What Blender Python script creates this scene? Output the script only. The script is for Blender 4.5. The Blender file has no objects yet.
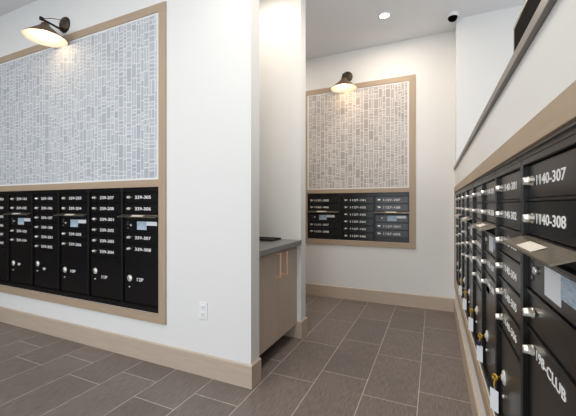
import bpy, bmesh, math, random
from mathutils import Matrix, Vector
random.seed(7)
S = bpy.context.scene
COL = S.collection
R = math.radians

# ------------------------------------------------------------------ camera
cam_data = bpy.data.cameras.new('camera')
cam = bpy.data.objects.new('camera', cam_data)
COL.objects.link(cam)
cam.location = (0, 0, 1.24)
cam.rotation_euler = (R(90), 0, math.atan(146 / 324))
cam_data.sensor_width = 36
cam_data.lens = 324 / 576 * 36
cam_data.shift_y = -3 / 576
cam_data.clip_start = 0.02
S.camera = cam

# ------------------------------------------------------------------ light
S.view_settings.view_transform = 'Standard'
S.view_settings.look = 'None'
S.view_settings.gamma = 1
S.view_settings.use_curve_mapping = False
S.view_settings.exposure = 0.36

world = bpy.data.worlds.new('daylight')
S.world = world
world.use_nodes = True
bg = world.node_tree.nodes['Background']
bg.inputs[0].default_value = (0.86, 0.93, 1.0, 1)
bg.inputs[1].default_value = 0.75


def area(name, loc, rot, size, size_y, power, color, spread=180):
    d = bpy.data.lights.new(name, 'AREA')
    d.shape = 'RECTANGLE'
    d.size, d.size_y = size, size_y
    d.energy = power
    d.color = color
    d.spread = R(spread)
    o = bpy.data.objects.new(name, d)
    o.location = loc
    o.rotation_euler = rot
    COL.objects.link(o)
    return o


# daylight of the glazed front behind the camera, and of the stair hall to the right
area('daylight_front', (-1.6, -2.9, 1.5), (R(90), 0, 0), 5.0, 2.6, 75, (0.90, 0.95, 1.0))
area('daylight_side', (2.6, 1.6, 2.3), (R(90), 0, R(90)), 3.6, 1.7, 16, (1.0, 0.99, 0.97))


def ceiling_lamp_or_fill(x, y, z, power, color=(1, 0.93, 0.84)):
    d = bpy.data.lights.new('ceiling_lamp_or_fill', 'AREA')
    d.shape = 'DISK'
    d.size = 0.22
    d.energy = power
    d.color = color
    o = bpy.data.objects.new('ceiling_lamp_or_fill', d)
    o.location = (x, y, z)
    COL.objects.link(o)


# recessed ceiling lamps of the lobby and the niche, with two added fill lights
for lx, ly in ((-0.75, 1.1), (-2.7, 0.2), (-4.6, 0.2), (-0.9, -1.2)):
    ceiling_lamp_or_fill(lx, ly, 3.25, 13)
ceiling_lamp_or_fill(-0.40, 2.35, 3.25, 7, (1, 0.86, 0.70))  # added warm fill for the back wall, not a known lamp
ceiling_lamp_or_fill(-1.42, 2.42, 3.25, 4, (1, 0.86, 0.74))
ceiling_lamp_or_fill(-2.2, 3.5, 3.25, 10, (1, 0.88, 0.76))  # added warm fill brightening the left part of the back wall


# ------------------------------------------------------------------ materials
def srgb(r, g, b):
    def f(c):
        c /= 255
        return c / 12.92 if c <= 0.04045 else ((c + 0.055) / 1.055) ** 2.4
    return (f(r), f(g), f(b), 1)


def mat(name, col, rough=0.5, metal=0.0, spec=None, noise=None, bump=None, coat=None):
    """principled material; noise=(scale vector, amount) modulates the colour, bump=(scale, strength)"""
    m = bpy.data.materials.new(name)
    m.use_nodes = True
    nt = m.node_tree
    p = nt.nodes['Principled BSDF']
    p.inputs['Base Color'].default_value = col
    p.inputs['Roughness'].default_value = rough
    p.inputs['Metallic'].default_value = metal
    if spec is not None:
        p.inputs['Specular IOR Level'].default_value = spec
    if coat:
        p.inputs['Coat Weight'].default_value = coat
        p.inputs['Coat Roughness'].default_value = 0.12
    if noise or bump:
        tc = nt.nodes.new('ShaderNodeTexCoord')
    if noise:
        mp = nt.nodes.new('ShaderNodeMapping')
        mp.inputs['Scale'].default_value = noise[0]
        nz = nt.nodes.new('ShaderNodeTexNoise')
        nz.inputs['Scale'].default_value = 1
        nz.inputs['Detail'].default_value = 5
        nt.links.new(tc.outputs['Object'], mp.inputs['Vector'])
        nt.links.new(mp.outputs['Vector'], nz.inputs['Vector'])
        ramp = nt.nodes.new('ShaderNodeMapRange')
        ramp.inputs['From Min'].default_value = 0.3
        ramp.inputs['From Max'].default_value = 0.7
        ramp.inputs['To Min'].default_value = 1 - noise[1]
        ramp.inputs['To Max'].default_value = 1 + noise[1]
        nt.links.new(nz.outputs['Fac'], ramp.inputs['Value'])
        mul = nt.nodes.new('ShaderNodeVectorMath')
        mul.operation = 'SCALE'
        mul.inputs[0].default_value = col[:3]
        nt.links.new(ramp.outputs['Result'], mul.inputs['Scale'])
        nt.links.new(mul.outputs['Vector'], p.inputs['Base Color'])
    if bump:
        nb = nt.nodes.new('ShaderNodeTexNoise')
        nb.inputs['Scale'].default_value = bump[0]
        nt.links.new(tc.outputs['Object'], nb.inputs['Vector'])
        b = nt.nodes.new('ShaderNodeBump')
        b.inputs['Strength'].default_value = bump[1]
        b.inputs['Distance'].default_value = 0.002
        nt.links.new(nb.outputs['Fac'], b.inputs['Height'])
        nt.links.new(b.outputs['Normal'], p.inputs['Normal'])
    return m


def emit_mat(name, col, strength):
    m = bpy.data.materials.new(name)
    m.use_nodes = True
    p = m.node_tree.nodes['Principled BSDF']
    p.inputs['Base Color'].default_value = col
    p.inputs['Emission Color'].default_value = col
    p.inputs['Emission Strength'].default_value = strength
    return m


M = {}
M['wall'] = mat('wall_paint', srgb(224, 224, 222), 0.75, bump=(180, 0.12))
M['ceiling'] = mat('ceiling_paint', srgb(232, 233, 235), 0.85, bump=(160, 0.1))
M['dim_reflection_wall'] = mat('dim_reflection_wall', srgb(70, 60, 52), 0.6, noise=((60, 4, 2), 0.15))  # invented dark colour for the unseen wall, dims the door reflections
M['wood'] = mat('greige_oak', srgb(170, 150, 127), 0.5, noise=((5, 5, 60), 0.06))
M['wood_v'] = mat('greige_oak_upright', srgb(170, 150, 127), 0.5, noise=((60, 60, 5), 0.06))
M['base'] = mat('baseboard_oak', srgb(187, 171, 154), 0.45, noise=((5, 5, 50), 0.05))
M['laminate'] = mat('taupe_laminate', srgb(184, 168, 152), 0.45, noise=((90, 90, 3), 0.06))
M['laminate_dark'] = mat('dark_toe_kick', srgb(60, 54, 50), 0.6)
M['counter'] = mat('grey_quartz', srgb(112, 112, 112), 0.3, noise=((120, 120, 120), 0.1))
M['black'] = mat('black_powder_coat', srgb(9, 9, 10), 0.25, spec=0.5)
M['black_frame'] = mat('black_frame_coat', srgb(11, 11, 12), 0.3, spec=0.4)
M['dark'] = mat('dark_void', srgb(8, 8, 9), 0.6)
M['lock_plate'] = mat('satin_lock_plate', srgb(226, 224, 218), 0.35, metal=0.35)
M['nickel'] = mat('bright_nickel', srgb(228, 225, 218), 0.28, metal=0.7)
M['hood'] = mat('hood_metal', srgb(152, 141, 125), 0.28, metal=0.85)
M['white_ink'] = mat('white_lettering', srgb(238, 238, 238), 0.5)
M['sticker'] = mat('white_label', srgb(232, 236, 240), 0.5)
M['sticker_blue'] = mat('blue_grey_label', srgb(172, 190, 206), 0.5, noise=((60, 60, 220), 0.25))
M['sticker_warm'] = mat('warm_label', srgb(228, 221, 208), 0.5)
M['cap'] = mat('cap_metal', srgb(122, 118, 113), 0.4, spec=0.5, noise=((40, 3, 40), 0.06))
M['bronze'] = mat('dark_bronze', srgb(58, 46, 38), 0.4, metal=0.8)
M['plate_bronze'] = mat('plate_bronze', srgb(78, 68, 57), 0.45, metal=0.7)
M['shade'] = mat('aged_bronze_shade', srgb(112, 94, 72), 0.45, metal=0.6, noise=((30, 30, 30), 0.15))
M['enamel'] = mat('cream_enamel', srgb(232, 222, 208), 0.5)
M['bulb'] = emit_mat('bulb_glass', (1, 0.84, 0.6, 1), 3)
M['downlight'] = emit_mat('downlight_lens', (1, 0.96, 0.9, 1), 6)
M['plastic'] = mat('white_plastic', srgb(232, 232, 234), 0.35)
M['slot'] = mat('outlet_slot', srgb(90, 90, 92), 0.6)
M['copper'] = mat('rose_copper', srgb(232, 188, 160), 0.3, metal=0.6)
M['brass'] = mat('brass_key', srgb(206, 166, 70), 0.3, metal=0.95)
M['tag'] = mat('white_tag', srgb(226, 232, 236), 0.5)
M['navy'] = mat('navy_fob', srgb(30, 28, 70), 0.4)
M['glass_black'] = mat('black_glass', srgb(5, 5, 5), 0.7, spec=0.02)
M['pale_metal'] = mat('pale_metal', srgb(150, 146, 138), 0.4, metal=0.3)


def floor_material():
    m = bpy.data.materials.new('brown_grey_plank_tile')
    m.use_nodes = True
    nt = m.node_tree
    L = nt.links.new
    p = nt.nodes['Principled BSDF']
    g = nt.nodes.new('ShaderNodeNewGeometry')
    sep = nt.nodes.new('ShaderNodeSeparateXYZ')
    L(g.outputs['Position'], sep.inputs[0])

    def add(sock, v):
        n = nt.nodes.new('ShaderNodeMath')
        n.inputs[1].default_value = v
        L(sock, n.inputs[0])
        return n.outputs[0]
    W, LEN = 0.336, 0.63
    u = add(sep.outputs['Y'], -1.69 + LEN * 10)
    v = add(sep.outputs['X'], 1.10 + W * 20)
    comb = nt.nodes.new('ShaderNodeCombineXYZ')
    L(u, comb.inputs[0])
    L(v, comb.inputs[1])
    br = nt.nodes.new('ShaderNodeTexBrick')
    br.offset = 0.2937
    br.offset_frequency = 2
    br.inputs['Scale'].default_value = 1
    br.inputs['Brick Width'].default_value = LEN
    br.inputs['Row Height'].default_value = W
    br.inputs['Mortar Size'].default_value = 0.0030
    br.inputs['Mortar Smooth'].default_value = 0.3
    br.inputs['Bias'].default_value = 0
    br.inputs['Color1'].default_value = srgb(109, 100, 96)
    br.inputs['Color2'].default_value = srgb(121, 111, 106)
    br.inputs['Mortar'].default_value = srgb(186, 175, 166)
    L(comb.outputs[0], br.inputs['Vector'])
    # linen-like streaks running along each tile, and cross threads
    mp = nt.nodes.new('ShaderNodeMapping')
    mp.inputs['Scale'].default_value = (170, 14, 1)
    L(g.outputs['Position'], mp.inputs['Vector'])
    nz = nt.nodes.new('ShaderNodeTexNoise')
    nz.inputs['Scale'].default_value = 1
    nz.inputs['Detail'].default_value = 4
    L(mp.outputs[0], nz.inputs['Vector'])
    mp2 = nt.nodes.new('ShaderNodeMapping')
    mp2.inputs['Scale'].default_value = (6, 3, 1)
    L(g.outputs['Position'], mp2.inputs['Vector'])
    nz2 = nt.nodes.new('ShaderNodeTexNoise')
    nz2.inputs['Scale'].default_value = 1
    L(mp2.outputs[0], nz2.inputs['Vector'])
    mr = nt.nodes.new('ShaderNodeMapRange')
    mr.inputs['From Min'].default_value = 0.25
    mr.inputs['From Max'].default_value = 0.75
    mr.inputs['To Min'].default_value = 0.62
    mr.inputs['To Max'].default_value = 1.38
    L(nz.outputs['Fac'], mr.inputs['Value'])
    mr2 = nt.nodes.new('ShaderNodeMapRange')
    mr2.inputs['To Min'].default_value = 0.88
    mr2.inputs['To Max'].default_value = 1.12
    L(nz2.outputs['Fac'], mr2.inputs['Value'])
    mm = nt.nodes.new('ShaderNodeMath')
    mm.operation = 'MULTIPLY'
    L(mr.outputs[0], mm.inputs[0])
    L(mr2.outputs[0], mm.inputs[1])
    sc = nt.nodes.new('ShaderNodeVectorMath')
    sc.operation = 'SCALE'
    L(br.outputs['Color'], sc.inputs[0])
    L(mm.outputs[0], sc.inputs['Scale'])
    L(sc.outputs['Vector'], p.inputs['Base Color'])
    p.inputs['Roughness'].default_value = 0.42
    b = nt.nodes.new('ShaderNodeBump')
    b.inputs['Strength'].default_value = 0.5
    b.inputs['Distance'].default_value = 0.002
    b.invert = True
    L(br.outputs['Fac'], b.inputs['Height'])
    L(b.outputs[0], p.inputs['Normal'])
    return m


def paper_material(name, lo, hi):
    """cells of the patterned paper: per-cell tone stored as an attribute, fine hatch on top"""
    m = bpy.data.materials.new(name)
    m.use_nodes = True
    nt = m.node_tree
    L = nt.links.new
    p = nt.nodes['Principled BSDF']
    at = nt.nodes.new('ShaderNodeAttribute')
    at.attribute_name = 'tone'
    tc = nt.nodes.new('ShaderNodeTexCoord')
    mp = nt.nodes.new('ShaderNodeMapping')
    mp.inputs['Scale'].default_value = (140, 140, 220)
    L(tc.outputs['Object'], mp.inputs['Vector'])
    nz = nt.nodes.new('ShaderNodeTexNoise')
    nz.inputs['Scale'].default_value = 1
    L(mp.outputs[0], nz.inputs['Vector'])
    mx = nt.nodes.new('ShaderNodeMath')
    mx.operation = 'MULTIPLY_ADD'
    mx.inputs[1].default_value = 0.9
    L(nz.outputs['Fac'], mx.inputs[0])
    L(at.outputs['Fac'], mx.inputs[2])
    sub = nt.nodes.new('ShaderNodeMath')
    sub.operation = 'SUBTRACT'
    sub.inputs[1].default_value = 0.45
    sub.use_clamp = True
    L(mx.outputs[0], sub.inputs[0])
    mix = nt.nodes.new('ShaderNodeMix')
    mix.data_type = 'RGBA'
    mix.inputs['A'].default_value = lo
    mix.inputs['B'].default_value = hi
    L(sub.outputs[0], mix.inputs['Factor'])
    L(mix.outputs['Result'], p.inputs['Base Color'])
    p.inputs['Roughness'].default_value = 0.7
    return m


M['floor'] = floor_material()
M['paper_cool_light'] = paper_material('patterned_paper_cool_light', srgb(156, 163, 171), srgb(190, 195, 201))  # grey paper with cool daylight painted into its tint
M['paper_warm_light'] = paper_material('patterned_paper_warm_light', srgb(158, 150, 145), srgb(196, 188, 182))  # same grey paper, the warm light at the back painted into its tint
M['paper_line'] = mat('paper_lines', srgb(222, 223, 223), 0.7)


# ------------------------------------------------------------------ helpers
def box(bm, x0, x1, y0, y1, z0, z1, bev=0.0, mi=0):
    r = bmesh.ops.create_cube(bm, size=1)
    vs = r['verts']
    for v in vs:
        v.co = Vector(((x0 + x1) / 2 + v.co.x * (x1 - x0), (y0 + y1) / 2 + v.co.y * (y1 - y0),
                       (z0 + z1) / 2 + v.co.z * (z1 - z0)))
    fs = list({f for v in vs for f in v.link_faces})
    for f in fs:
        f.material_index = mi
    if bev:
        es = list({e for v in vs for e in v.link_edges})
        bmesh.ops.bevel(bm, geom=es, offset=bev, segments=2, affect='EDGES', profile=0.5)


def prism(bm, poly, axis, a, b, mi=0):
    """poly: list of (u, v); extruded along axis ('x','y','z') from a to b"""
    def P(u, v, w):
        return {'x': (w, u, v), 'y': (u, w, v), 'z': (u, v, w)}[axis]
    va = [bm.verts.new(P(u, v, a)) for u, v in poly]
    vb = [bm.verts.new(P(u, v, b)) for u, v in poly]
    n = len(poly)
    fs = [bm.faces.new(va), bm.faces.new(list(reversed(vb)))]
    for i in range(n):
        fs.append(bm.faces.new((va[i], vb[i], vb[(i + 1) % n], va[(i + 1) % n])))
    for f in fs:
        f.material_index = mi
    bmesh.ops.recalc_face_normals(bm, faces=fs)


def lathe(bm, prof, center, axis=(0, 0, 1), seg=32, mi=0):
    """prof: list of (radius, height along axis); r=0 ends close the surface"""
    q = Vector((0, 0, 1)).rotation_difference(Vector(axis).normalized()).to_matrix()
    c = Vector(center)
    rings = []
    for r, h in prof:
        if r < 1e-6:
            rings.append([bm.verts.new(c + q @ Vector((0, 0, h)))])
        else:
            rings.append([bm.verts.new(c + q @ Vector((r * math.cos(2 * math.pi * k / seg),
                                                       r * math.sin(2 * math.pi * k / seg), h))) for k in range(seg)])
    fs = []
    for a, b in zip(rings, rings[1:]):
        for k in range(seg):
            k2 = (k + 1) % seg
            if len(a) == 1 and len(b) == 1:
                continue
            if len(a) == 1:
                fs.append(bm.faces.new((a[0], b[k], b[k2])))
            elif len(b) == 1:
                fs.append(bm.faces.new((a[k], b[0], a[k2])))
            else:
                fs.append(bm.faces.new((a[k], b[k], b[k2], a[k2])))
    for f in fs:
        f.material_index = mi
        f.smooth = True
    bmesh.ops.recalc_face_normals(bm, faces=fs)


def tube(bm, pts, r, seg=10, mi=0):
    pts = [Vector(p) for p in pts]
    rings = []
    for i, p in enumerate(pts):
        d = (pts[min(i + 1, len(pts) - 1)] - pts[max(i - 1, 0)]).normalized()
        q = Vector((0, 0, 1)).rotation_difference(d).to_matrix()
        rr = r[i] if isinstance(r, (list, tuple)) else r
        rings.append([bm.verts.new(p + q @ Vector((rr * math.cos(2 * math.pi * k / seg), rr * math.sin(2 * math.pi * k / seg), 0)))
                      for k in range(seg)])
    fs = []
    for a, b in zip(rings, rings[1:]):
        # keep rings aligned
        off = min(range(seg), key=lambda o: (a[0].co - b[o].co).length)
        for k in range(seg):
            fs.append(bm.faces.new((a[k], a[(k + 1) % seg], b[(k + 1 + off) % seg], b[(k + off) % seg])))
    fs.append(bm.faces.new(rings[0]))
    fs.append(bm.faces.new(rings[-1]))
    for f in fs:
        f.material_index = mi
        f.smooth = True
    bmesh.ops.recalc_face_normals(bm, faces=fs)


def new_mesh(name, fn, mats):
    bm = bmesh.new()
    fn(bm)
    me = bpy.data.meshes.new(name)
    bm.to_mesh(me)
    bm.free()
    for m in (mats if isinstance(mats, (list, tuple)) else [mats]):
        me.materials.append(m)
    return me


def obj(name, me, parent=None, loc=None, rot=None):
    o = bpy.data.objects.new(name, me)
    COL.objects.link(o)
    if parent:
        o.parent = parent
    if loc:
        o.location = loc
    if rot:
        o.rotation_euler = rot
    return o


def tag(o, label, cat, group=None):
    o['label'] = label
    o['category'] = cat
    if group:
        o['group'] = group
    return o


def thing(name, label, cat, loc=(0, 0, 0), rotz=0.0, group=None):
    o = bpy.data.objects.new(name, None)
    o.empty_display_size = 0.1
    COL.objects.link(o)
    o.location = loc
    o.rotation_euler = (0, 0, rotz)
    return tag(o, label, cat, group)


def struct(name, fn, m, bevel=False):
    o = obj(name, new_mesh(name, fn, m))
    o['kind'] = 'structure'
    return o


CACHE = {}


def cached(key, fn, mats):
    if key not in CACHE:
        CACHE[key] = new_mesh(key[0] if isinstance(key, tuple) else key, fn, mats)
    return CACHE[key]


def text_mesh(body, width, height):
    """solid lettering lying in the local x-z plane, facing -y, left end at x=0, centred on z=0"""
    key = ('text', body, round(width, 4), round(height, 4))
    if key in CACHE:
        return CACHE[key]
    cu = bpy.data.curves.new('lettering', 'FONT')
    cu.body = body
    cu.size = 1
    cu.extrude = 0.012
    cu.offset = 0.012
    cu.resolution_u = 3
    o = bpy.data.objects.new('lettering', cu)
    COL.objects.link(o)
    dg = bpy.context.evaluated_depsgraph_get()
    me = bpy.data.meshes.new_from_object(o.evaluated_get(dg))
    bpy.data.objects.remove(o)
    xs = [v.co.x for v in me.vertices]
    ys = [v.co.y for v in me.vertices]
    x0, x1, y0, y1 = min(xs), max(xs), min(ys), max(ys)
    for v in me.vertices:
        x, y, z = v.co
        v.co = ((x - x0) / (x1 - x0) * width, -0.0006 - z * 0.03, ((y - y0) / (y1 - y0) - 0.5) * height)
    me.materials.clear()
    me.materials.append(M['white_ink'])
    CACHE[key] = me
    return me


# ------------------------------------------------------------------ the setting
H = 3.26                       # ceiling height
YL, YB, XR = 1.898, 4.215, 0.222   # wall planes: left wall, back wall, right half wall
XC = -1.13                     # end of the left wall
LX0, LX1 = -4.529, -1.957      # opening of the left frame
BX0, BX1 = -1.603, -0.275      # opening of the back frame
RY0, RY1 = 0.267, 4.082        # opening of the right frame
ZT, ZTI, ZM, ZMI = 2.811, 2.747, 1.440, 1.383
ZBI_L, ZBO_L = 0.385, 0.314
ZBI_B, ZBO_B = 0.776, 0.706

struct('floor', lambda bm: box(bm, -6.2, 3.0, -3.2, 6.6, -0.06, 0), M['floor'])
struct('ceiling', lambda bm: box(bm, -6.2, 3.0, -3.2, 6.6, H, H + 0.08), M['ceiling'])


def pocket_wall(bm, a0, a1, p0, p1, z0, z1, hole, depth, axis='x'):
    """one closed slab from p0 (front) to p1 (back), spanning a0..a1, with a pocket of the given depth"""
    h0, h1, k0, k1 = hole

    def V(a, p, z):
        return bm.verts.new((a, p, z) if axis == 'x' else (p, a, z))
    fo = [V(a0, p0, z0), V(a1, p0, z0), V(a1, p0, z1), V(a0, p0, z1)]
    fi = [V(h0, p0, k0), V(h1, p0, k0), V(h1, p0, k1), V(h0, p0, k1)]
    di = [V(h0, p0 + depth, k0), V(h1, p0 + depth, k0), V(h1, p0 + depth, k1), V(h0, p0 + depth, k1)]
    bo = [V(a0, p1, z0), V(a1, p1, z0), V(a1, p1, z1), V(a0, p1, z1)]
    fs = [bm.faces.new(di), bm.faces.new(bo)]
    for i in range(4):
        j = (i + 1) % 4
        fs.append(bm.faces.new((fo[i], fo[j], fi[j], fi[i])))
        fs.append(bm.faces.new((fi[i], fi[j], di[j], di[i])))
        fs.append(bm.faces.new((fo[i], fo[j], bo[j], bo[i])))
    bmesh.ops.recalc_face_normals(bm, faces=fs)


def wall_left(bm):
    pocket_wall(bm, -6.2, -1.80, YL, 2.92, 0, H, (LX0, LX1, ZBI_L, ZMI), 0.13)
    box(bm, -1.80, XC, YL, 2.012, 0, H)                    # near cheek of the niche
    box(bm, -1.80, XC, 2.80, 2.92, 0, H)                   # far cheek


struct('wall_left', wall_left, M['wall'])
struct('wall_back', lambda bm: pocket_wall(bm, -6.2, XR + 0.22, YB, YB + 0.2, 0, H, (BX0, BX1, ZBI_B, ZMI + 0.015), 0.13), M['wall'])
# jog in the back wall, standing on the half wall
struct('wall_jog', lambda bm: box(bm, XR, 3.0, 3.955, YB, 1.679, H), M['wall'])
struct('wall_stair', lambda bm: box(bm, XR + 0.22, 3.0, 3.955, YB + 0.2, 0, 1.679), M['wall'])
struct('wall_right', lambda bm: pocket_wall(bm, -1.2, YB, XR, XR + 0.22, 0, 1.645, (RY0, RY1, ZBI_L, ZMI), 0.13, 'y'), M['wall'])
# unseen side wall, added dark so the mailbox doors reflect little light
struct('wall_side_added', lambda bm: box(bm, -6.3, -6.2, -3.2, YB + 0.2, 0, H), M['dim_reflection_wall'])

BH, BT = 0.157, 0.014


def base_profile(d):           # (depth out of the wall, z)
    return [(0, 0), (-BT, 0), (-BT, BH - 0.006), (-BT + 0.006, BH), (0, BH)]


struct('baseboard_left', lambda bm: (
    prism(bm, [(YL + u, z) for u, z in base_profile(0)], 'x', -6.2, XC + BT),
    prism(bm, [(XC - u, z) for u, z in base_profile(0)], 'y', YL, 2.016)), M['base'])
struct('baseboard_niche', lambda bm: (
    prism(bm, [(2.80 + u, z) for u, z in base_profile(0)], 'x', -1.168, XC + BT),
    prism(bm, [(2.80, 0), (2.80 - BT, 0), (2.80 - BT, 0.125), (2.80, 0.125)], 'x', -1.516, -1.168),
    prism(bm, [(XC - u, z) for u, z in base_profile(0)], 'y', 2.80 - 0.002, 2.92 + BT)), M['base'])
struct('baseboard_back', lambda bm: prism(bm, [(YB + u, z) for u, z in base_profile(0)], 'x', -6.2, XR - BT), M['base'])
struct('baseboard_right', lambda bm: prism(bm, [(XR + u, z) for u, z in base_profile(0)], 'y', -1.2, YB), M['base'])


# metal cap on the half wall
def cap(bm):
    box(bm, 0.208, 0.466, -1.2, 3.953, 1.646, 1.677, 0.002)
    box(bm, 0.208, 0.2215, 3.953, YB - 0.001, 1.646, 1.677, 0.002)


o = struct('trim_1', cap, M['cap'])
o['label'] = 'grey metal cap along the top of the low wall on the right'


# ------------------------------------------------------------------ frames around the mailboxes
def frame(axis, plane, a_in, b_in, z_bo, z_bi, z_to, z_ti, mid, label, front, back, w=0.072):
    """axis 'x': frame lies along x at y=plane; axis 'y': along y at x=plane. front/back: offsets into the wall"""
    t = thing('mailbox_surround', label, 'wooden frame', (0, 0, 0))
    p0, p1 = plane + front, plane + back

    def bar(bm, u0, u1, z0, z1):
        if axis == 'x':
            box(bm, u0, u1, p0, p1, z0, z1, 0.0015)
        else:
            box(bm, p0, p1, u0, u1, z0, z1, 0.0015)
    ao, bo = a_in - w, b_in + w
    obj('top_rail', new_mesh('top_rail', lambda bm: bar(bm, ao, bo, z_ti, z_to), M['wood']), t)
    obj('bottom_rail', new_mesh('bottom_rail', lambda bm: bar(bm, ao, bo, z_bo, z_bi), M['wood']), t)
    obj('stile', new_mesh('stile', lambda bm: bar(bm, ao, a_in, z_bi, z_ti), M['wood_v']), t)
    obj('stile', new_mesh('stile', lambda bm: bar(bm, b_in, bo, z_bi, z_ti), M['wood_v']), t)
    if mid:
        obj('middle_rail', new_mesh('middle_rail', lambda bm: bar(bm, a_in, b_in, mid[0], mid[1]), M['wood']), t)
    return t


FR = -0.013
frame('x', YL, LX0, LX1, ZBO_L, ZBI_L, ZT, ZTI, (ZMI, ZM),
      'tall greige wooden frame around the left wall mailboxes and their patterned panel', FR, -0.0005)
frame('x', YB, BX0, BX1, ZBO_B, ZBI_B, ZT + 0.01, ZTI + 0.01, (1.398, 1.450),
      'wooden frame around the small mailbox bank on the far back wall', FR, -0.0005)
frame('y', XR, RY0, RY1, ZBO_L, ZBI_L, 1.443, ZMI, None,
      'long low wooden frame around the mailboxes on the right wall', FR, -0.0005)


# ------------------------------------------------------------------ patterned wall panels
def paper(name, x0, x1, z0, z1, y, label, seed, cell):
    rnd = random.Random(seed)
    g = 0.0034
    verts, faces, tones, mi = [], [], [], []

    def quad(a, b, c, d, yy, m, t):
        k = len(verts)
        verts.extend([(a, yy, c), (b, yy, c), (b, yy, d), (a, yy, d)])
        faces.append((k, k + 1, k + 2, k + 3))
        mi.append(m)
        tones.append(t)
    # board: front, back, four edges
    k = 0
    verts.extend([(x0, y, z0), (x1, y, z0), (x1, y, z1), (x0, y, z1), (x0, y + 0.006, z0), (x1, y + 0.006, z0), (x1, y + 0.006, z1), (x0, y + 0.006, z1)])
    for f in ((0, 1, 2, 3), (5, 4, 7, 6), (4, 5, 1, 0), (3, 2, 6, 7), (1, 5, 6, 2), (4, 0, 3, 7)):
        faces.append(f)
        mi.append(1)
        tones.append(1)
    yy = y - 0.0004
    x = x0 + 0.02
    while x < x1 - 0.03:
        w = min(rnd.uniform(0.034, 0.068), x1 - 0.018 - x)
        z = z0 + 0.012 - rnd.uniform(0, 0.08)
        while z < z1 - 0.014:
            h = rnd.uniform(0.04, 0.13)
            a, b = max(z, z0 + 0.012), min(z + h, z1 - 0.012)
            if b - a > 0.01:
                kind = rnd.random()
                t = rnd.uniform(0.2, 0.75)
                if kind < 0.34:
                    quad(x + g, x + w - g, a + g, b - g, yy, 0, t)
                elif kind < 0.66:
                    s = x + w * rnd.uniform(0.35, 0.65)
                    quad(x + g, s - g, a + g, b - g, yy, 0, t)
                    quad(s + g, x + w - g, a + g, b - g, yy, 0, rnd.uniform(0.2, 0.75))
                else:
                    n = max(1, int((b - a) / 0.028))
                    hh = (b - a) / n
                    for q in range(n):
                        quad(x + g, x + w - g, a + q * hh + g * 0.8, a + (q + 1) * hh - g * 0.8, yy, 0, rnd.uniform(0.2, 0.9))
            z += h
        x += w
    me = bpy.data.meshes.new(name)
    me.from_pydata(verts, [], faces)
    me.materials.append(cell)
    me.materials.append(M['paper_line'])
    at = me.attributes.new('tone', 'FLOAT', 'FACE')
    for i, f in enumerate(me.polygons):
        f.material_index = mi[i]
        at.data[i].value = tones[i]
    return tag(obj(name, me), label, 'wall panel')


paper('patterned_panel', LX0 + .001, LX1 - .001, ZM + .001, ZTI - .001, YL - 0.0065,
      'large wall panel of grey woven block pattern above the left mailboxes', 3, M['paper_cool_light'])
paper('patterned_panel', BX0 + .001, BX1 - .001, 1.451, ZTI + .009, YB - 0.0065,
      'narrow wall panel of woven block pattern above the mailboxes on the back wall', 9, M['paper_warm_light'])


# ------------------------------------------------------------------ mailbox cabinets
PITCH = 0.094
Z1 = 1.303                     # centre of the top row


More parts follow.
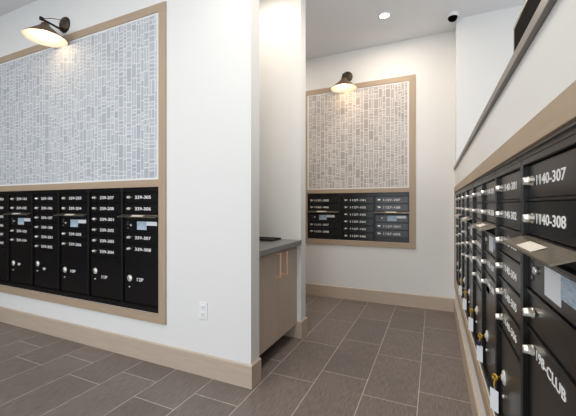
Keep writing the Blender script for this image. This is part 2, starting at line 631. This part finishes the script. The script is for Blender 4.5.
def mailbox_unit(label, loc, rotz, w, rows, group, zbot, locker=None, slot=True, knob_x=0.07, text_x=0.11, ztop=1.383,
                 chw=0.0253, zlock=None, swap=False, PITCH=PITCH, lock_x=0.107):
    """local x to the right along the wall, local y into the wall, z up from the floor.
    rows: list of (row position, text or None); slot: outgoing mail slot after row 1"""
    t = thing('mailbox_cabinet', label, 'mailboxes', loc, rotz, group)
    m = 0.013                   # half mullion
    fy, dy, by = 0.0, 0.012, 0.10
    zb = zbot
    rb = Z1 - PITCH * (4.5 if slot else 5.5)       # bottom of last letter row

    # openings (z0, z1) from the top down
    ops = []
    for k, s in rows:
        c = Z1 - PITCH * k
        ops.append((c - PITCH / 2 + 0.003, c + PITCH / 2 - 0.003))
    if slot:
        c0 = Z1 - PITCH * 1.5
        ops.append((c0 - 0.044, c0 - 0.004))       # the mail slot mouth under the hood
        ops.append((c0 - PITCH * 1.5 + 0.003, c0 - 0.050))
    if locker is not None:
        ops.append((zb + 0.045, rb - 0.003))
    ops.sort(key=lambda q: -q[1])

    def body(bm):
        box(bm, 0.0005, w - 0.0005, dy + 0.014, by, zb + 0.001, ztop - 0.001, 0, 1)      # carcass behind the doors
        box(bm, 0.0005, m, fy, dy + 0.014, zb + 0.001, ztop - 0.001, 0.0015)
        box(bm, w - m, w - 0.0005, fy, dy + 0.014, zb + 0.001, ztop - 0.001, 0.0015)
        edges = [ztop - 0.001] + [v for q in ops for v in (q[1], q[0])] + [zb + 0.001]
        for i in range(0, len(edges), 2):
            hi, lo = edges[i], edges[i + 1]
            if hi - lo > 0.0005:
                thin = hi - lo < 0.02
                box(bm, m, w - m, fy + (0.007 if thin else 0.0), dy + 0.014, lo, hi, 0 if thin else 0.0015)
        if ztop > 1.37:                                                              # fine groove line of the head rail
            box(bm, m, w - m, fy - 0.002, fy, 1.365, 1.3675)
        if locker is not None:
            box(bm, m, w - m, fy - 0.003, fy, zb + 0.037, zb + 0.040)
    key = ('cabinet_body', w, slot, locker is not None, round(zb, 3), len(rows), ztop)
    obj('cabinet_body', cached(key, body, [M['black_frame'], M['dark']]), t)
    dw0, dw1 = m + 0.002, w - m - 0.002
    dh = PITCH / 2 - 0.005

    def door(bm):
        box(bm, dw0, dw1, dy, dy + 0.011, -dh, dh, 0.0015)

    def lock(bm):
        lathe(bm, [(0, -0.024), (0.0085, -0.024), (0.0105, -0.021), (0.0105, -0.006), (0.0135, -0.004), (0.0135, 0.0), (0, 0.0)],
              (0, 0, 0), (0, 1, 0), 20)
        box(bm, -0.0018, 0.0018, -0.0248, -0.0238, -0.006, 0.006, 0, 1)
        prism(bm, [(-0.004, 0.0115), (0.012, 0.011), (0.030, 0.006), (0.030, -0.001), (0.012, -0.006), (-0.004, -0.009)], 'y', -0.014, -0.004)
    for k, s in rows:
        c = Z1 - PITCH * k
        d = obj('mailbox_door', cached(('mailbox_door', w, PITCH), door, M['black']), t, (0, 0, c))
        obj('lock', cached('lock', lock, [M['nickel'], M['dark']]), d, (knob_x, dy, 0.0))
        if s:
            n = len(s)
            obj('number', text_mesh(s, chw * n, 0.026), d, (text_x, dy, 0.0))
    if slot:
        c0 = Z1 - PITCH * 1.5

        def hood(bm):
            prism(bm, [(dy + 0.012, 0.004), (-0.046, -0.019), (-0.047, -0.023), (-0.043, -0.022), (dy + 0.012, 0.0005)], 'x', 0.002, w - 0.001)
        h = obj('mail_slot_hood', cached(('mail_slot_hood', w), hood, M['hood']), t, (0, 0, c0 + 0.001))

        def hs(bm):
            prism(bm, [(-0.012, -0.0056), (-0.040, -0.0162), (-0.040, -0.0155), (-0.012, -0.0049)], 'x', 0.145, 0.275)
        obj('label_strip', cached('label_strip', hs, M['sticker_warm']), h)
        z0, z1 = c0 - PITCH * 1.5 + 0.005, c0 - 0.052
        c = obj('collection_door', cached(('collection_door', w), lambda bm: box(bm, dw0, dw1, dy, dy + 0.011, z0, z1, 0.0015), M['black']), t)

        def holes(bm):
            for q in (0.066, 0.086, 0.034):
                lathe(bm, [(0, -0.003), (0.006, -0.003), (0.008, 0.0), (0, 0)], (0.062, dy, z0 + q - 0.012), (0, 1, 0), 14, 1)
            lathe(bm, [(0, -0.008), (0.009, -0.008), (0.012, 0.0), (0, 0)], (0.098, dy, z0 + 0.047), (0, 1, 0), 18, 0)
        obj('keyhole', cached('keyhole', holes, [M['nickel'], M['slot']]), c)
        zc = (z0 + z1) / 2
        big, small = (M['sticker'], M['sticker_blue']) if swap else (M['sticker_blue'], M['sticker'])
        lz = 0.006 if not swap else -0.012
        obj('notice_label', cached(('notice_label', swap), lambda bm: box(bm, 0.165, 0.272, dy - 0.0008, dy, zc - 0.030, zc + 0.038, 0, 0), big), c)
        obj('notice_label', cached(('notice_label_white', swap), lambda bm: box(bm, 0.272, 0.385, dy - 0.0008, dy, zc + lz, zc + 0.038, 0, 0), small), c)
    if locker is not None:
        text, tdz = locker
        z0, z1 = zb + 0.048, rb - 0.006
        zk = zlock or (0.632 if slot else 0.657)
        p = obj('parcel_door', cached(('parcel_door', w, slot), lambda bm: box(bm, dw0, dw1, dy, dy + 0.011, z0, z1, 0.0015), M['black']), t)

        def disc(bm):
            lathe(bm, [(0, -0.012), (0.009, -0.012), (0.0115, -0.0065), (0.024, -0.005), (0.027, -0.002), (0.027, 0.0), (0, 0)],
                  (0, 0, 0), (0, 1, 0), 28)
            lathe(bm, [(0, -0.0128), (0.0075, -0.0128), (0.0075, -0.0118), (0, -0.0118)], (0, 0, 0), (0, 1, 0), 16, 1)
        obj('lock', cached('parcel_lock', disc, [M['lock_plate'], M['dark']]), p, (lock_x, dy, zk))

        def pin(bm):
            lathe(bm, [(0, -0.008), (0.006, -0.007), (0.008, 0), (0, 0)], (0, 0, 0), (0, 1, 0), 14)
        obj('lower_lock', cached('lower_lock', pin, M['nickel']), p, (lock_x, dy, zk - 0.07))
        if text:
            obj('number', text_mesh(text, 0.024 * len(text), 0.027), p, (0.165, dy, zk + tdz))
    return t


WL = (LX1 - LX0) / 6
gl = 'mailbox cabinets in the left wall'


def six(*s):
    return list(enumerate(s))


def four(*s):
    return [(0, s[0]), (1, s[1]), (3.5, s[2]), (4.5, s[3])]


def fix_four(rows):
    return rows


# rows of a slotted cabinet: two doors, slot and collection door, two doors ending half a row higher than six rows
def rows4(a, b, c, d):
    return [(0, a), (1, b), (3.53, c), (4.53, d)]


def P(n, a):
    return [(i, f'{n}-{k}') for i, k in enumerate(a)]


UL = YL + 0.004
left_cols = [
    (5, 'slot', [339305, 339306, 339307, 339308], '12P', -0.002),
    (4, 'six', [339207, 339208, 339301, 339302, 339303, 339304], '11P', -0.045),
    (3, 'slot', [339203, 339204, 339205, 339206], '10P', -0.004),
    (2, 'six', [339105, 339106, 339107, 339108, 339201, 339202], '9P', -0.045),
    (1, 'slot', [339101, 339102, 339103, 339104], '8P', -0.004),
    (0, 'six', [338303, 338304, 338305, 338306, 338307, 338308], '7P', -0.045),
]
left_labels = {
    5: 'black mailbox cabinet 339-305 to 339-308, rightmost in the left wall',
    4: 'black mailbox cabinet 339-207 to 339-304, second from the right end of the left wall',
    3: 'black mailbox cabinet 339-203 to 339-206 with mail slot, in the left wall',
    2: 'black mailbox cabinet 339-105 to 339-202, six small doors, in the left wall',
    1: 'black mailbox cabinet 339-101 to 339-104 with mail slot, in the left wall',
    0: 'black mailbox cabinet cut by the left edge of the photo',
}


def fmt(n):
    s = str(n)
    return s[:-3] + '-' + s[-3:]


for i, kind, nums, loc, dz in left_cols:
    names = [fmt(n) for n in nums]
    slot = kind == 'slot'
    rows = rows4(*names) if slot else six(*names)
    mailbox_unit(left_labels[i], (LX0 + WL * i, UL, 0), 0, WL, rows, gl, ZBI_L, (loc, dz), slot, 0.076, 0.142, lock_x=0.082)

gb = 'mailbox cabinets in the back wall'
UB = YB + 0.004
WB = 0.4235
mailbox_unit('black mailbox cabinet 1127-107 to 1127-202 with mail slot, rightmost on the back wall', (BX1 - WB, UB, 0), 0, WB,
             rows4('1127-107', '1127-108', '1127-201', '1127-202'), gb, ZBI_B, None, True, 0.05, 0.115, 1.398)
mailbox_unit('black mailbox cabinet 1127-101 to 1127-106, six doors, middle of the back wall', (BX1 - 2 * WB, UB, 0), 0, WB,
             six(*['1127-10%d' % k for k in range(1, 7)]), gb, ZBI_B, None, False, 0.05, 0.115, 1.398)
mailbox_unit('black mailbox cabinet 1101-305 to 1101-308, left end of the back wall bank', (BX0 + 0.001, UB, 0), 0, BX1 - 2 * WB - 0.034 - BX0 - 0.001,
             rows4('1101-305', '1101-306', '1101-307', '1101-308'), gb, ZBI_B, None, True, 0.05, 0.10, 1.398)
tag(obj('filler_strip', new_mesh('filler_strip', lambda bm: box(bm, BX1 - 2 * WB - 0.033, BX1 - 2 * WB - 0.001, UB, UB + 0.09, ZBI_B + .001, 1.397, 0.001), M['black_frame'])),
    'narrow black strip between two mailbox cabinets on the back wall', 'filler strip')

gr = 'mailbox cabinets in the right wall'
UR = XR + 0.004
WR = 0.421
rt = [
    (0.688, 'six', [None] * 6, 'black mailbox cabinet cut off by the right edge of the photo, beside the 198-CLUB door'),
    (1.109, 'slot', ['1140-307', '1140-308', None, '198-CLUB'], 'black mailbox cabinet with 1140-307 and 198-CLUB doors, nearest on the right wall'),
    (1.530, 'six', ['1140-30%d' % k for k in range(1, 7)], 'black mailbox cabinet 1140-301 to 1140-306, second nearest on the right wall'),
    (1.951, 'slot', ['1140-205', '1140-206', '1140-207', '1140-208'], 'black mailbox cabinet with tilted mail hood, third nearest on the right wall'),
    (2.372, 'six', ['1140-107', '1140-108', '1140-201', '1140-202', '1140-203', '1140-204'], 'black mailbox cabinet with six doors, fourth nearest on the right wall'),
    (2.817, 'slot', ['1140-103', '1140-104', '1140-105', '1140-106'], 'black mailbox cabinet with mail hood, fourth from the far end of the right wall'),
    (3.238, 'six', ['1127-305', '1127-306', '1127-307', '1127-308', '1140-101', '1140-102'], 'black mailbox cabinet with six doors, third from the far end of the right wall'),
    (3.659, 'slot', ['1127-301', '1127-302', '1127-303', '1127-304'], 'black mailbox cabinet with mail hood, second from the far end of the right wall'),
    (4.080, 'six', ['1127-203', '1127-204', '1127-205', '1127-206', '1127-207', '1127-208'], 'black mailbox cabinet at the far end of the right wall'),
]
for y, kind, names, label in rt:
    slot = kind == 'slot'
    rows = rows4(*names) if slot else six(*names)
    mailbox_unit(label, (UR, y, 0), R(-90), WR, rows, gr, ZBI_L, (None, 0), slot, 0.07, 0.098, zlock=0.60, swap=True, PITCH=0.098)
tag(obj('filler_strip', new_mesh('filler_strip', lambda bm: box(bm, UR, UR + 0.09, 2.373, 2.395, ZBI_L + .001, ZMI - .001, 0.001), M['black_frame'])),
    'narrow black strip between two mailbox banks on the right wall', 'filler strip')


# ------------------------------------------------------------------ keys with tags hanging in parcel locks
def key_set(y, label, fob=False, h=0.08):
    t = thing('key_with_tag', label, 'key', (UR - 0.0035, y, 0.60), 0, 'keys hanging in the parcel locks')

    def key(bm):
        box(bm, -0.012, 0.0, -0.004, 0.004, -0.0012, 0.0012)
        lathe(bm, [(0.004, -0.0015), (0.013, -0.0015), (0.013, 0.0015), (0.004, 0.0015), (0.004, -0.0015)], (-0.016, 0, -0.004), (-0.7, -0.7, 0.1), 18)
    obj('key', cached('key', key, M['brass']), t)

    def ring(bm):
        tube(bm, [(-0.017, 0.012 * math.sin(a * math.pi / 8), -0.024 - 0.015 * math.cos(a * math.pi / 8)) for a in range(17)], 0.0018, 6)
    obj('key_ring', cached('key_ring', ring, M['brass']), t)
    zt = -0.050

    def tagm(bm):
        box(bm, -0.0012, 0.0012, -0.019, 0.019, zt - h, zt, 0.001)
        tube(bm, [(0, 0, zt - 0.002), (0, 0, -0.036)], 0.0012, 6)
    obj('tag', cached(('tag', h), tagm, M['tag']), t, (-0.017, 0, 0), (0, 0, R(35)))
    if fob:
        obj('fob', cached('fob', lambda bm: lathe(bm, [(0, -0.006), (0.011, -0.005), (0.013, 0), (0.011, 0.005), (0, 0.006)], (-0.024, -0.018, -0.035), (1, 0.6, 0), 18), M['navy']), t)
    return t


key_set(1.423, 'brass key with white tag hanging in the nearest parcel lock on the right wall')
key_set(1.844, 'brass key with navy fob and white tag in the second nearest parcel lock', True)
key_set(2.265, 'key with white tag in the third nearest parcel lock on the right wall')
key_set(2.710, 'key with white tag in the fourth nearest parcel lock on the right wall')
key_set(3.131, 'farthest key with white tag on the right wall, near its baseboard')


# ------------------------------------------------------------------ wall lamps
def sconce(x, ywall, zp, label):
    t = thing('wall_lamp', label, 'wall lamp', (x, ywall, zp), 0, 'barn style wall lamps')
    obj('wall_plate', cached('wall_plate', lambda bm: lathe(bm, [(0, -0.024), (0.05, -0.024), (0.064, -0.018), (0.072, -0.008), (0.074, 0.0), (0, 0)], (0, 0, 0), (0, 1, 0), 40), M['plate_bronze']), t)
    ys, zs = -0.170, -0.205      # opening centre relative to plate

    def shade(bm):
        lathe(bm, [(0.166, 0.0), (0.163, 0.006), (0.105, 0.052), (0.058, 0.092), (0.036, 0.112), (0.030, 0.130), (0, 0.134)], (0, ys, zs), (0, 0, 1), 56, 0)
        lathe(bm, [(0.166, 0.0), (0.160, 0.003), (0.102, 0.049), (0.055, 0.088), (0.033, 0.105), (0, 0.106)], (0, ys, zs), (0, 0, 1), 56, 1)
    obj('lamp_shade', cached('lamp_shade', shade, [M['shade'], M['enamel']]), t)

    def arm(bm):
        tube(bm, [(0, -0.015, -0.055), (0, -0.05, -0.058), (0, -0.12, -0.052), (0, ys - 0.025, -0.046)], 0.009, 12)
        tube(bm, [(0, ys, -0.048), (0, ys, zs + 0.128)], 0.011, 12)
        box(bm, -0.010, 0.010, ys - 0.045, ys - 0.015, -0.060, -0.030, 0.003)
        box(bm, -0.012, 0.012, -0.045, -0.012, -0.072, -0.040, 0.003)
    obj('arm', cached('arm', arm, M['bronze']), t)
    obj('cable', cached('cable', lambda bm: tube(bm, [(0, -0.018, 0.03), (0, -0.06, 0.022), (0, -0.12, 0.0), (0, ys - 0.02, -0.04)], 0.0028, 8), M['bronze']), t)
    b = obj('bulb', cached('bulb', lambda bm: (
        lathe(bm, [(0, -0.034), (0.014, -0.031), (0.025, -0.018), (0.029, 0.0), (0.026, 0.016), (0.015, 0.036), (0.012, 0.052), (0, 0.052)], (0, ys, zs + 0.048), (0, 0, 1), 24)), M['bulb']), t)
    d = bpy.data.lights.new('lamp_light', 'POINT')
    d.energy = 1.2
    d.color = (1, 0.76, 0.52)
    d.shadow_soft_size = 0.03
    o = obj('lamp_light', d, t, (0, ys, zs + 0.004))
    return t


sconce(-3.130, YL, 2.915, 'bronze barn lamp on the left wall above the large patterned panel')
sconce(-1.045, YB, 2.925, 'bronze barn lamp on the back wall above the small patterned panel')


# ------------------------------------------------------------------ cabinet in the niche
cx0, cxf = -1.798, -1.170
cab = thing('base_cabinet', 'taupe laminate cabinet with copper pulls in the niche under a grey counter', 'cabinet', ((cx0 + cxf) / 2, 2.406, 0))
off = Vector(cab.location)


def local(bm):
    bmesh.ops.translate(bm, verts=bm.verts, vec=-off)


ya, yb, ym = 2.015, 2.797, 2.402
zbot = 0.135


def carcass(bm):
    box(bm, cx0, cxf - 0.022, ya, yb, zbot, 0.868, 0.001)
    local(bm)


obj('cabinet_body', new_mesh('cabinet_body', carcass, M['laminate']), cab)


def kick(bm):
    box(bm, cx0, -1.52, ya, yb, 0, zbot, 0)
    local(bm)


obj('toe_kick', new_mesh('toe_kick', kick, M['laminate_dark']), cab)
for a, b, hy in ((ya, ym - 0.0015, ym - 0.066), (ym + 0.0015, yb, ym + 0.060)):
    def dr(bm, a=a, b=b):
        box(bm, cxf - 0.021, cxf, a, b, zbot - 0.004, 0.866, 0.0015)
        local(bm)
    d = obj('door', new_mesh('door', dr, M['laminate']), cab)

    def pull(bm, hy=hy):
        px = cxf + 0.052
        box(bm, px - 0.006, px + 0.006, hy - 0.006, hy + 0.006, 0.655, 0.855, 0.002)
        box(bm, cxf, px, hy - 0.006, hy + 0.006, 0.655, 0.667, 0.001)
        box(bm, cxf, px, hy - 0.006, hy + 0.006, 0.843, 0.855, 0.001)
        local(bm)
    obj('pull_handle', new_mesh('pull_handle', pull, M['copper']), d)

ct = thing('countertop', 'dark grey stone countertop in the niche', 'countertop', (-1.46, 2.406, 0.872))


def slab(bm):
    box(bm, cx0, -1.122, ya, 2.7975, 0.872, 0.914, 0.002)
    bmesh.ops.translate(bm, verts=bm.verts, vec=-Vector((-1.46, 2.406, 0.872)))


obj('slab', new_mesh('slab', slab, M['counter']), ct)


def tray(bm):
    z = 0.915
    box(bm, -1.70, -1.32, 2.58, 2.77, z, z + 0.006, 0.002)
    for q in ((-1.70, -1.32, 2.58, 2.588), (-1.70, -1.32, 2.762, 2.77), (-1.70, -1.692, 2.588, 2.762), (-1.328, -1.32, 2.588, 2.762)):
        box(bm, q[0], q[1], q[2], q[3], z + 0.004, z + 0.016, 0.001)


tag(obj('tray', new_mesh('tray', tray, M['dark'])), 'flat black tray at the back corner of the niche counter', 'tray')

# ------------------------------------------------------------------ outlet on the left wall
ot = thing('power_outlet', 'white duplex power outlet low on the left wall', 'outlet', (-1.530, YL, 0.472))


def face(bm):
    box(bm, -0.038, 0.038, -0.006, 0, -0.062, 0.062, 0.002)


obj('cover_plate', new_mesh('cover_plate', face, M['plastic']), ot)
for dz in (-0.026, 0.026):
    def sock(bm, dz=dz):
        box(bm, -0.018, 0.018, -0.009, -0.006, dz - 0.015, dz + 0.015, 0.003)
        for q in (-0.007, 0.007):
            box(bm, q - 0.0016, q + 0.0016, -0.0096, -0.009, dz - 0.003, dz + 0.008, 0, 1)
        lathe(bm, [(0, 0), (0.0028, 0), (0.0028, 0.0007), (0, 0.0007)], (0, -0.0097, dz - 0.008), (0, 1, 0), 10, 1)
    obj('socket', new_mesh('socket', sock, [M['plastic'], M['slot']]), ot)

# ------------------------------------------------------------------ ceiling fittings
dl = thing('downlight', 'small round recessed downlight glowing in the ceiling', 'ceiling light', (-0.48, 3.57, H))
obj('trim_ring', new_mesh('trim_ring', lambda bm: lathe(bm, [(0.048, -0.001), (0.050, -0.006), (0.066, -0.006), (0.070, 0.0)], (0, 0, 0), (0, 0, 1), 40), M['plastic']), dl)
obj('lens', new_mesh('lens', lambda bm: lathe(bm, [(0, -0.003), (0.049, -0.003), (0.049, -0.0005), (0, -0.0005)], (0, 0, 0), (0, 0, 1), 32), M['downlight']), dl)
d = bpy.data.lights.new('downlight_light', 'AREA')
d.shape = 'DISK'
d.size = 0.09
d.energy = 9
d.color = (1, 0.84, 0.68)
obj('downlight_light', d, dl, (0, 0, -0.008))

cm = thing('dome_camera', 'small white dome security camera with black eye on the ceiling', 'security camera', (0.18, 3.84, H))
obj('housing', new_mesh('housing', lambda bm: lathe(bm, [(0, 0), (0.056, 0), (0.058, -0.006), (0.056, -0.028), (0.050, -0.036), (0, -0.036)], (0, 0, 0), (0, 0, 1), 36), M['plastic']), cm)


def eye(bm):
    prof = [(0.047 * math.cos(a * math.pi / 16), -0.036 - 0.043 * math.sin(a * math.pi / 16)) for a in range(9)]
    prof[-1] = (0, prof[-1][1])
    lathe(bm, [(0, -0.035), (0.047, -0.035)] + prof, (0, 0, 0), (0, 0, 1), 36)


obj('dome', new_mesh('dome', eye, M['glass_black']), cm)

# ------------------------------------------------------------------ dark panel standing on the half wall
pn = thing('glazed_panel', 'black glazed panel in a pale metal frame standing on the low wall cap', 'panel', (0.32, 0.4, 1.678))
y0, y1, z1 = -1.5, 1.21, 0.300


obj('dark_pane', new_mesh('dark_pane', lambda bm: box(bm, -0.019, 0.019, y0 + .012, y1 - .012, 0.012, z1 - .016), M['glass_black']), pn)


def pf(bm):
    box(bm, -0.02, 0.02, y0, y1, z1 - 0.016, z1, 0.001)
    box(bm, -0.02, 0.02, y0, y1, 0.0005, 0.022, 0.001)
    box(bm, -0.02, 0.02, y1 - 0.012, y1, 0.022, z1 - 0.016, 0.001)
    box(bm, -0.02, 0.02, y0, y0 + 0.03, 0.022, z1 - 0.022, 0.001)


obj('frame', new_mesh('frame', pf, M['pale_metal']), pn)
